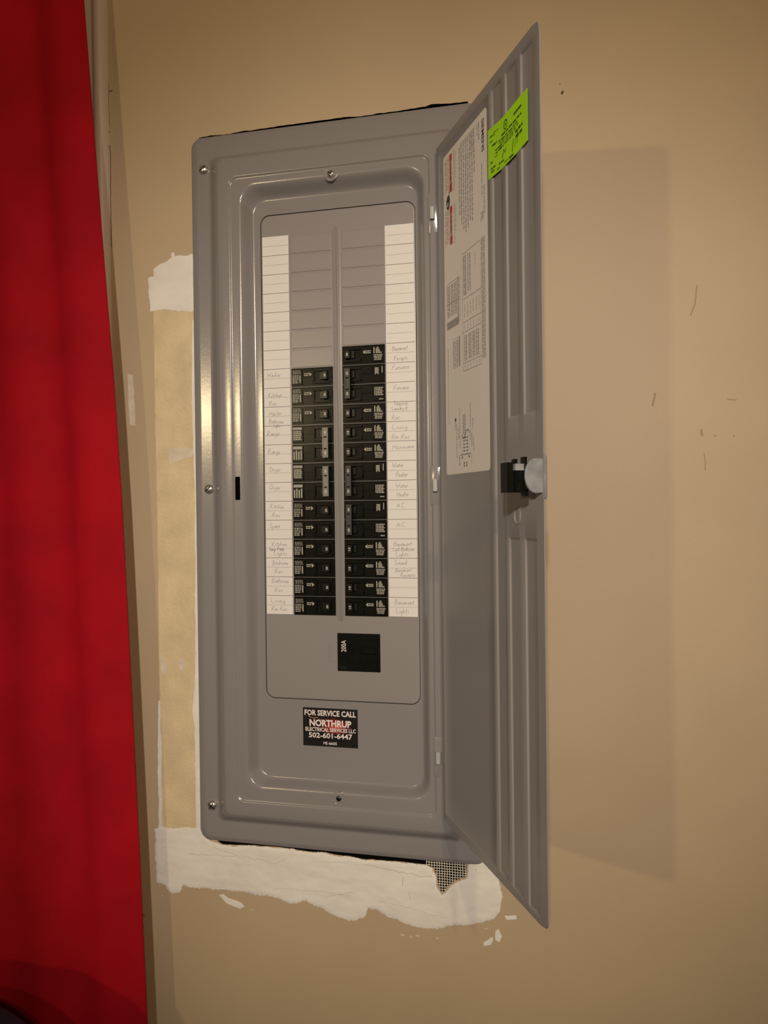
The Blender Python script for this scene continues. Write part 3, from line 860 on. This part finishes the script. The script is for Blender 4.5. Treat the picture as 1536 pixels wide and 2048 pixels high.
# ---- service sticker on the pan
bm = bmesh.new()
SX0, SX1, SZ0, SZ1 = -2.14, 0.855, -6.87, -4.86
box(bm, SX0, SX1, -0.062, -0.051, SZ0, SZ1)
st = finish('service_sticker', bm, 'splash', panel)
st['label'] = 'black service call sticker with white lettering and a red splash'
bm = bmesh.new()
SW, SH = SX1 - SX0, SZ1 - SZ0
def line(s, u0, u1, v0, v1, bold):
    lettering(bm, s, lambda u, v: (SX0 + SW * (u0 + (u1 - u0) * u), -0.0645, SZ1 - SH * (v1 + (v0 - v1) * v)), bold)
line('FOR SERVICE CALL', 0.03, 0.97, 0.055, 0.205, 0.028)
line('NORTHRUP', 0.12, 0.885, 0.30, 0.485, 0.035)
line('ELECTRICAL SERVICES LLC', 0.045, 0.965, 0.51, 0.615, 0.025)
line('502-601-6447', 0.105, 0.90, 0.645, 0.785, 0.022)
line('ME 66605', 0.375, 0.62, 0.875, 0.95, 0.012)
finish('sticker_lettering', bm, 'stickertext', st, recalc=False)
bm = bmesh.new()
ribbon(bm, jag([(SX0 + .10 * SW, SZ1 - .21 * SH), (SX0 + .2 * SW, SZ1 - .27 * SH), (SX0 + .27 * SW, SZ1 - .25 * SH), (SX0 + .3 * SW, SZ1 - .29 * SH)], 0.05, 0.06, 3, False), 0.03, -0.0628, 0, 0.0005)
ribbon(bm, jag([(SX0 + .30 * SW, SZ1 - .28 * SH), (SX0 + .45 * SW, SZ1 - .49 * SH), (SX0 + .6 * SW, SZ1 - .56 * SH), (SX0 + .66 * SW, SZ1 - .64 * SH), (SX0 + .75 * SW, SZ1 - .74 * SH), (SX0 + .88 * SW, SZ1 - .80 * SH)], 0.09, 0.08, 9, False), 0.02, -0.0628, 0, 0.0005)
finish('printed_spark', bm, 'inkpink', st, recalc=False)

# ---- screws
def screw(x, y, z, r, m, slot=20, cross=False, name='cover_screw'):
    bm = bmesh.new(); seg = 20; rings = []
    for rr, yy in ((1.0, 0.0), (1.0, -0.25), (0.93, -0.42), (0.75, -0.58), (0.45, -0.70), (0.2, -0.74)):
        rings.append(([(x + r * rr * math.cos(2 * math.pi * i / seg), z + r * rr * math.sin(2 * math.pi * i / seg)) for i in range(seg)], y + yy * r))
    loft(bm, rings)
    o = finish(name, bm, m, panel, smooth=40)
    bm = bmesh.new()
    for a in ((slot,) if not cross else (slot, slot + 90)):
        a = math.radians(a); d = Vector((math.cos(a), math.sin(a)))
        ribbon(bm, [(x - d.x * r * 0.78, z - d.y * r * 0.78), (x, z), (x + d.x * r * 0.78, z + d.y * r * 0.78)], r * 0.2, y - r * 0.735, 0, 0.004)
    finish('screw_slot', bm, 'void', o, recalc=False)
    return o
screw(-7.38, -0.155, 23.93, 0.25, 'screw', 35)
screw(-7.30, -0.155, 6.72, 0.26, 'screw', 40)
screw(-7.36, -0.155, -10.41, 0.26, 'screw', 55, True)
screw(7.0 - 0.25, -0.13, 23.93, 0.25, 'screw', 10)
screw(7.0 - 0.25, -0.13, 6.72, 0.25, 'screw', 70)
screw(7.0 - 0.25, -0.13, -10.41, 0.25, 'screw', 110)
for x, z, rr in ((-0.06, 22.72, 0.20), (-0.03, -9.33, 0.17)):
    # stamped dimple round the pan screw
    bm = bmesh.new(); seg = 24
    def circ(r): return [(x + r * math.cos(2 * math.pi * i / seg), z + r * math.sin(2 * math.pi * i / seg)) for i in range(seg)]
    loft(bm, [(circ(0.37), -0.45), (circ(0.37), -0.676), (circ(0.345), -0.688), (circ(0.32), -0.686), (circ(0.29), -0.66), (circ(0.26), -0.60), (circ(0.24), -0.595)])
    finish('screw_dimple', bm, 'panel', panel, smooth=60)
    screw(x, -0.595, z, rr, 'screw' if z > 0 else 'screwdark', 60, True)

# ---- hinge tabs of the cover
for z in (20.13, 6.69, -6.82):
    bm = bmesh.new()
    pr = [(5.10, -0.70), (5.10, -0.90), (5.13, -0.96), (5.20, -0.985), (5.30, -0.97), (5.345, -0.92), (5.345, -0.84), (5.30, -0.80), (5.18, -0.80), (5.16, -0.70)]
    A = [bm.verts.new((a, b, z - 0.30)) for a, b in pr]; B = [bm.verts.new((a, b, z + 0.30)) for a, b in pr]
    for i in range(len(pr)): bm.faces.new((A[i], A[(i + 1) % len(pr)], B[(i + 1) % len(pr)], B[i]))
    bm.faces.new(A); bm.faces.new(B)
    finish('hinge_tab', bm, 'tab', panel, smooth=35)
    bm = bmesh.new()
    loft(bm, [(rrect(4.96, 5.60, z - 1.02, z + 1.02, 0.16, 5), -0.66), (rrect(4.97, 5.59, z - 1.0, z + 1.0, 0.15, 5), -0.745), (rrect(5.01, 5.55, z - 0.95, z + 0.95, 0.12, 5), -0.768)])
    finish('hinge_boss', bm, 'panel', panel, smooth=50)

# ================================================================== DOOR (part of the panel), swung out on its right edge
ANG = math.radians(60.502)
HX, HY = 5.379, -0.88
DS = 0.9909           # size of the door sheet relative to the figures below
eu = Vector((math.cos(ANG), -math.sin(ANG), 0)); en = Vector((-math.sin(ANG), -math.cos(ANG), 0))
# door-local (u, y, z): y grows away from the inner face, as on the wall (front = -y)
DFR = Matrix((eu, -en, Vector((0, 0, 1)))).transposed().to_4x4()
DFR = Matrix.Translation(V(HX, HY, 5.72 * (1 - DS))) @ DFR @ Matrix.Scale(DS, 4)
DW, DZ0, DZ1 = 11.558, -9.953, 23.32
pans = [(0.60, 6.80, -9.55, 22.86, 0.045), (7.12, 8.08, -9.6, 22.86, 0.07), (8.50, 9.52, 9.10, 22.86, 0.07), (9.94, 10.98, 9.10, 22.86, 0.07),
        (8.46, 9.48, -9.65, 4.42, 0.07), (9.92, 10.96, -9.7, 4.42, 0.07)]
SL = 0.09
us = {0.0, 0.25, DW - 0.14, DW}; zs = {DZ0, DZ0 + 0.16, DZ1 - 0.16, DZ1}
for a, b, c, d, h in pans:
    for e in (a, a + SL * .4, a + SL, b - SL, b - SL * .4, b): us.add(round(e, 4))
    for e in (c, c + SL * .4, c + SL, d - SL, d - SL * .4, d): zs.add(round(e, 4))
def more(S, gap):
    L = sorted(S); out = []
    for a, b in zip(L, L[1:]):
        out.append(a); k = int((b - a) / gap)
        for i in range(1, k + 1): out.append(a + (b - a) * i / (k + 1))
    return out + [L[-1]]
us = more(us, 0.8); zs = more(zs, 1.2)
def ramp(t, a, b):
    m = min(t - a, b - t)
    x = max(0, min(1, m / SL))
    return x * x * (3 - 2 * x)
bm = bmesh.new(); rows = []
for z in zs:
    row = []
    for u in us:
        y = 0.0
        for a, b, c, d, h in pans: y += h * ramp(u, a, b) * ramp(z, c, d)
        # rolled rim at the free edge, faint sheet warp
        if u > DW - 0.14: y += 0.0
        if u < 0.25: y += 0.10 * (1 - u / 0.25)
        row.append(bm.verts.new((u, y, z)))
    rows.append(row)
for a, b in zip(rows, rows[1:]):
    for i in range(len(us) - 1): bm.faces.new((a[i], a[i + 1], b[i + 1], b[i]))
corners = [rows[0][0], rows[0][-1], rows[-1][0], rows[-1][-1]]
def cut_corner(v, r):
    # round a sheet corner: slide the nearby rim vertices on to the arc
    sx = 1 if v.co.x < 1 else -1; sz = 1 if v.co.z < 0 else -1
    cx, cz = v.co.x + sx * r, v.co.z + sz * r
    for w_ in bm.verts:
        dx, dz = (w_.co.x - cx) * -sx, (w_.co.z - cz) * -sz
        if dx > 0 and dz > 0:
            L = math.hypot(dx, dz)
            if L > r:
                mx = max(dx, dz)
                k = mx / L
                w_.co.x = cx - sx * dx * k; w_.co.z = cz - sz * dz * k
for v in corners: cut_corner(v, 0.42)
back = bmesh.ops.extrude_face_region(bm, geom=list(bm.faces))
for g in back['geom']:
    if isinstance(g, bmesh.types.BMVert): g.co.y += 0.055
door = finish('door', bm, 'door', panel, smooth=35, frame=DFR)
door['label'] = 'open grey sheet metal door with pressed ribs and labels inside'

def dfinish(name, bm, mats, **k): return finish(name, bm, mats, door, frame=DFR, **k)

# ---- cream instruction label (print reads downward: its lines run along -z, its top faces +u)
LY = 0.045
bm = bmesh.new()
LU0, LU1, LZ0, LZ1 = 1.15, 6.52, 7.16, 22.48
loft(bm, [(rrect(LU0, LU1, LZ0, LZ1, 0.18, 5), LY + 0.01), (rrect(LU0, LU1, LZ0, LZ1, 0.18, 5), LY - 0.008)])
Y = LY - 0.009
def vb(u, z0, z1, wd, mi, t=0.003): plate(bm, u - wd / 2, u + wd / 2, min(z0, z1), max(z0, z1), Y, t, mi)
def vwords(u, z1, z0, wd, mi, gap=0.05, mn=0.08, mx=0.34):
    z = z1
    while z > z0 + 0.03:
        L = min(random.uniform(mn, mx), z - z0)
        vb(u, z - L, z, wd, mi); z -= L + gap
def vtext(s, u0, u1, z1, z0, mi, bold=0.0):
    lettering(bm, s, lambda a, b: (u0 + (u1 - u0) * b, Y - 0.0035, z1 + (z0 - z1) * a), bold, mi)
vtext('SIEMENS', 5.98, 6.26, 22.15, 20.75, 2, 0.02)
vwords(5.68, 22.2, 21.4, 0.10, 1); vwords(5.50, 22.2, 21.7, 0.08, 1)
vwords(5.98, 20.3, 18.9, 0.07, 1); vwords(6.22, 19.3, 18.1, 0.09, 1)
for k in range(3): vwords(6.10 - 0.12 * k, 18.25, 17.85, 0.07, 1)
for i, (u, z1, z0) in enumerate(((5.12, 22.2, 20.2), (4.86, 22.2, 18.2), (4.60, 22.2, 18.3), (4.34, 22.2, 18.1), (4.08, 22.2, 18.0), (3.82, 22.2, 18.2), (3.56, 22.2, 18.5), (3.32, 22.1, 19.0))):
    vwords(u, z1, z0, 0.11, 1)
    if i in (1, 2): vwords(u + 0.13, z1, z1 - 1.0, 0.06, 1)
for z1, z0 in ((22.27, 20.5), (19.82, 18.03)):
    plate(bm, 2.02, 2.30, z0, z1, Y, 0.003, 4)
    plate(bm, 2.00, 2.34, z1 - 0.32, z1, Y, 0.0045, 3)
    plate(bm, 2.00, 2.34, z0, z0 + 0.38, Y, 0.0045, 3)
    vwords(2.16, z1 - 0.45, z0 + 0.5, 0.12, 3)
    for k in range(3): vwords(1.86 - 0.16 * k, z1 - 0.05, z0 + 0.15, 0.07, 1)
    vwords(1.38, z1 - 0.1, z0 + 0.1, 0.05, 4)
    vwords(2.62, z1 + 0.05, z0 - 0.1, 0.07, 1); vwords(2.80, z1 - 0.1, z0 + 0.4, 0.05, 1)
# shock pictogram: ringed bolt and a pointing hand
cx, cz = 1.78, 20.12
ring = [bm.verts.new((cx + 0.24 * math.cos(a) * (1 + .08 * math.sin(5 * a)), Y - 0.003, cz + 0.34 * math.sin(a))) for a in [2 * math.pi * i / 18 for i in range(18)]]
bm.faces.new(ring).material_index = 2
vs = [bm.verts.new((cx + a, Y - 0.005, cz + b)) for a, b in ((-.12, -.15), (-.02, -.20), (.06, -.02), (-.04, .02))]
bm.faces.new(vs).material_index = 0
ribbon(bm, [(cx + 0.18, cz + 0.25), (cx + 0.12, cz + 0.42), (cx + 0.34, cz + 0.48), (cx + 0.30, cz + 0.72)], 0.07, Y, 2, 0.004)
# ratings table
def outline(u0, u1, z0, z1, wd=0.03, mi=1):
    vb(u0, z0, z1, wd, mi); vb(u1, z0, z1, wd, mi)
    plate(bm, u0, u1, z0 - wd / 2, z0 + wd / 2, Y, 0.003, mi); plate(bm, u0, u1, z1 - wd / 2, z1 + wd / 2, Y, 0.003, mi)
outline(3.56, 5.72, 11.8, 17.12)
for z in (15.05, 14.0, 13.55, 12.15): plate(bm, 3.56, 5.72, z - 0.015, z + 0.015, Y, 0.003, 1)
for u in (3.75, 3.95): vwords(u, 17.0, 15.2, 0.13, 1, 0.03)
vwords(4.25, 17.0, 15.3, 0.10, 1, 0.03); vwords(4.48, 16.95, 15.3, 0.12, 1, 0.03); vwords(5.1, 16.8, 16.2, 0.05, 1)
for u in (3.8, 4.15, 4.5, 4.85, 5.2, 5.5):
    vwords(u, 14.8, 14.2, 0.06, 1); vwords(u, 13.85, 13.65, 0.05, 1); vwords(u, 12.05, 11.9, 0.05, 1)
for u in (3.78, 3.98, 4.3, 4.5, 4.78, 4.95, 5.2, 5.4): vwords(u, 13.4, 12.25, 0.12, 1, 0.03, 0.05, 0.2)
for u in (5.88, 6.02, 6.16): vwords(u, 17.15, 12.0, 0.09, 1, 0.035)
outline(1.45, 2.95, 14.1, 16.25, 0.025)
vb(2.98, 14.1, 16.27, 0.055, 2)
vwords(3.18, 16.25, 14.1, 0.08, 1)
for u in (1.62, 1.82, 2.1, 2.3, 2.55, 2.75): vwords(u, 16.15, 14.65, 0.12, 1, 0.03)
plate(bm, 1.45, 2.95, 15.25, 15.28, Y, 0.003, 1)
plate(bm, 1.47, 2.93, 14.12, 14.45, Y, 0.002, 1)
outline(2.2, 3.05, 12.15, 13.5, 0.02); vb(3.10, 12.15, 13.52, 0.06, 2)
for u in (2.35, 2.55, 2.75, 2.92): vwords(u, 13.4, 12.2, 0.10, 1, 0.03)
vwords(1.55, 13.2, 12.0, 0.06, 1); vwords(1.55, 12.0, 9.6, 0.04, 1, 0.02)
# wiring diagram
for u, z1, z0 in ((2.62, 9.5, 7.9), (3.02, 10.2, 9.0), (3.02, 8.9, 8.3), (2.86, 9.3, 8.8), (4.35, 10.3, 9.2), (4.35, 9.1, 8.6), (4.62, 9.6, 9.1), (4.72, 8.7, 8.1), (4.5, 8.9, 8.3), (2.45, 9.6, 9.2)): vwords(u, z1, z0, 0.07, 1, 0.03)
plate(bm, 2.38, 2.56, 9.62, 9.78, Y, 0.003, 2)
for k in range(3): vwords(3.45 + 0.12 * k, 9.85, 8.95 - 0.15 * k, 0.08, 1, 0.02, 0.05, 0.2)
ribbon(bm, [(3.25, 8.95), (3.4, 8.75), (3.65, 8.8), (3.85, 9.1), (4.1, 9.1), (4.2, 8.95)], 0.045, Y, 2, 0.004)
vb(3.3, 8.05, 8.85, 0.02, 1); vb(4.15, 8.05, 8.9, 0.02, 1)
for k in range(5):
    z = 8.78 - 0.15 * k
    plate(bm, 3.5, 3.98, z - 0.012, z + 0.012, Y, 0.003, 1)
    for u in (3.52, 3.94): plate(bm, u - 0.05, u + 0.05, z - 0.035, z + 0.035, Y, 0.004, 2)
plate(bm, 3.1, 4.4, 8.0, 8.03, Y, 0.003, 2)
for u in (3.3, 4.15): plate(bm, u - 0.05, u + 0.05, 7.84, 7.95, Y, 0.004, 2)
for u in (3.55, 3.85):
    for z in (7.62, 7.5): plate(bm, u - 0.05, u + 0.05, z - 0.04, z + 0.04, Y, 0.004, 2)
vwords(2.95, 8.0, 7.55, 0.07, 2, 0.05, 0.04, 0.12); vwords(4.45, 7.95, 7.6, 0.05, 1)
lb = dfinish('instruction_label', bm, ['labelpaper', 'inkgrey', 'inkblack', 'inkred', 'inkpink'], smooth=None)
lb['label'] = 'cream instruction label with red warning bars and small print'

# ---- lime inspection sticker across the ribs
bm = bmesh.new()
gu = [6.80, 7.1, 7.16, 8.04, 8.1, 8.46, 8.55, 9.48, 9.55, 9.92, 10.0, 10.56]
def gy(u): return -0.012 - 0.004 * math.sin(u * 3.0)
def gz(u, v):
    t = (u - 6.80) / (10.56 - 6.80)
    bot = 19.26 + 0.05 * t + 0.18 * math.sin(math.pi * t) * (1 if True else 0) * -0.5
    top = 21.32 - 0.07 * t + 0.10 * math.sin(math.pi * min(1, t * 1.2)) * -1.0
    return bot + (top - bot) * v
top = [bm.verts.new((u, gy(u), gz(u, 1))) for u in gu]; mid = [bm.verts.new((u, gy(u), gz(u, .5))) for u in gu]; bot = [bm.verts.new((u, gy(u), gz(u, 0))) for u in gu]
for P, Q in ((bot, mid), (mid, top)):
    for i in range(len(gu) - 1): bm.faces.new((P[i], P[i + 1], Q[i + 1], Q[i]))
ex = bmesh.ops.extrude_face_region(bm, geom=list(bm.faces))
for g in ex['geom']:
    if isinstance(g, bmesh.types.BMVert): g.co.y += 0.008
def gl(u0, u1, v, wd, mi, segs=6):
    pts = [(u0 + (u1 - u0) * k / segs, gz(u0 + (u1 - u0) * k / segs, v)) for k in range(segs + 1)]
    ribbon(bm, pts, wd, -0.017, mi, 0.004)
def gwords(u0, u1, v, wd, mi):
    u = u0
    while u < u1 - 0.05:
        L = min(random.uniform(0.12, 0.4), u1 - u); gl(u, u + L, v + random.uniform(-.006, .006), wd, mi, 2); u += L + 0.06
gl(9.35, 10.05, 0.80, 0.08, 1); gwords(8.2, 10.05, 0.66, 0.07, 1)
for k, (a, b) in enumerate(((7.9, 9.7), (8.0, 9.8), (7.95, 9.6), (8.0, 9.3))): gwords(a, b, 0.585 - 0.05 * k, 0.05, 2 if k else 1)
gwords(9.5, 10.15, 0.43, 0.10, 1); gwords(9.55, 10.1, 0.33, 0.10, 1)
ring = [(8.58 + 0.17 * math.cos(a), gz(8.58, 0.80) + 0.17 * math.sin(a)) for a in [2 * math.pi * i / 16 for i in range(17)]]
ribbon(bm, ring, 0.05, -0.017, 1, 0.004); ribbon(bm, [(8.52, ring[0][1]), (8.64, ring[0][1])], 0.12, -0.017, 2, 0.004)
gwords(7.0, 7.5, 0.82, 0.05, 1); gwords(7.4, 7.9, 0.86, 0.04, 2); gwords(7.0, 7.3, 0.72, 0.05, 1); gwords(7.25, 7.75, 0.62, 0.07, 1)
gwords(7.55, 8.2, 0.48, 0.05, 1); gwords(7.6, 8.2, 0.42, 0.05, 1); gwords(7.5, 7.9, 0.35, 0.03, 2)
ribbon(bm, [(8.25, gz(8.2, .2)), (8.4, gz(8.3, .34)), (8.55, gz(8.5, .25)), (8.62, gz(8.6, .33))], 0.06, -0.017, 1, 0.004)
ribbon(bm, [(9.2, gz(9.2, .12)), (9.3, gz(9.3, .34)), (9.45, gz(9.4, .15)), (9.52, gz(9.5, .36)), (9.65, gz(9.6, .18)), (9.72, gz(9.7, .38))], 0.06, -0.017, 1, 0.004)
gwords(7.05, 7.3, 0.30, 0.06, 1); gwords(7.1, 7.6, 0.17, 0.07, 1); gwords(7.9, 8.4, 0.14, 0.06, 1); gwords(8.9, 9.4, 0.06, 0.08, 1); gwords(7.1, 7.45, 0.1, 0.08, 2); gwords(7.7, 8.0, 0.06, 0.06, 2); gwords(8.45, 8.8, 0.07, 0.04, 2)
gs = dfinish('inspection_sticker', bm, ['green', 'greenink', 'greenfaint'], recalc=False)
gs['label'] = 'lime green inspection sticker with dark handwriting'

# ---- latch
LZ = 6.74
# black slide bolt standing off the inner face; it drops into the slot of the cover when shut
bm = bmesh.new()
box(bm, 10.50, 11.36, -0.66, 0.0, LZ - 0.50, LZ + 0.42, 0)
box(bm, 10.70, 11.24, -0.98, -0.60, LZ - 0.60, LZ + 0.34, 0)
box(bm, 10.55, 11.12, -1.24, -0.92, LZ - 0.60, LZ + 0.50, 0)
box(bm, 11.20, 11.30, -0.96, -0.78, LZ - 0.56, LZ - 0.22, 0); box(bm, 11.20, 11.28, -0.90, -0.78, LZ - 0.16, LZ + 0.16, 0)
box(bm, 10.95, 11.20, -0.98, -0.86, LZ + 0.46, LZ + 0.62, 0); box(bm, 10.95, 11.25, -0.62, -0.50, LZ + 0.36, LZ + 0.70, 0); box(bm, 10.95, 11.25, -0.62, -0.46, LZ - 0.74, LZ - 0.5, 0)
lh = dfinish('latch_bolt', bm, 'black'); lh['label'] = 'black plastic latch bolt'
bm = bmesh.new()
box(bm, 11.05, 11.32, -1.00, -0.62, LZ + 0.20, LZ + 0.44, 0)
dfinish('latch_clip', bm, 'latch')
# half-round cheek, square to the door at its free edge
bm = bmesh.new()
dp = [(0.02, -0.62), (0.02, 0.62)] + [(-0.24 - 0.44 * math.sin(math.pi * i / 18), 0.64 * math.cos(math.pi * i / 18)) for i in range(19)]
for u0, u1 in ((11.37, 11.46),):
    A = [bm.verts.new((u0, y, LZ + z)) for y, z in dp]; B = [bm.verts.new((u1, y, LZ + z)) for y, z in dp]
    Cc = [bm.verts.new((u1 + 0.02, -0.2 + (y + 0.2) * 0.95, LZ + z * 0.96)) for y, z in dp]
    for P, Q in ((A, B), (B, Cc)):
        for i in range(len(dp)): bm.faces.new((P[i], P[(i + 1) % len(dp)], Q[(i + 1) % len(dp)], Q[i]))
    bm.faces.new(A); bm.faces.new(Cc)
pd = dfinish('latch_cheek', bm, 'latch', smooth=35); pd['label'] = 'dull zinc half-round latch cheek'
bm = bmesh.new()
ep = [(11.50, z) for z in ()]
loft(bm, [(rrect(11.36, 11.60, LZ - 0.86, LZ + 0.80, 0.10, 4), 0.01), (rrect(11.36, 11.60, LZ - 0.86, LZ + 0.80, 0.10, 4), 0.10), (rrect(11.38, 11.58, LZ - 0.80, LZ + 0.74, 0.08, 4), 0.13)])
bm.faces.new([v for v in bm.verts][:20])
dfinish('latch_edge_plate', bm, 'latch', smooth=35)
bm = bmesh.new()
loft(bm, [(rrect(9.02, 9.58, 4.93, 5.62, 0.27, 6), 0.02), (rrect(9.02, 9.58, 4.93, 5.62, 0.27, 6), -0.03), (rrect(9.06, 9.54, 4.97, 5.58, 0.23, 6), -0.035), (rrect(9.10, 9.50, 5.01, 5.54, 0.19, 6), 0.004)])
dfinish('pressed_boss', bm, 'door', smooth=40)
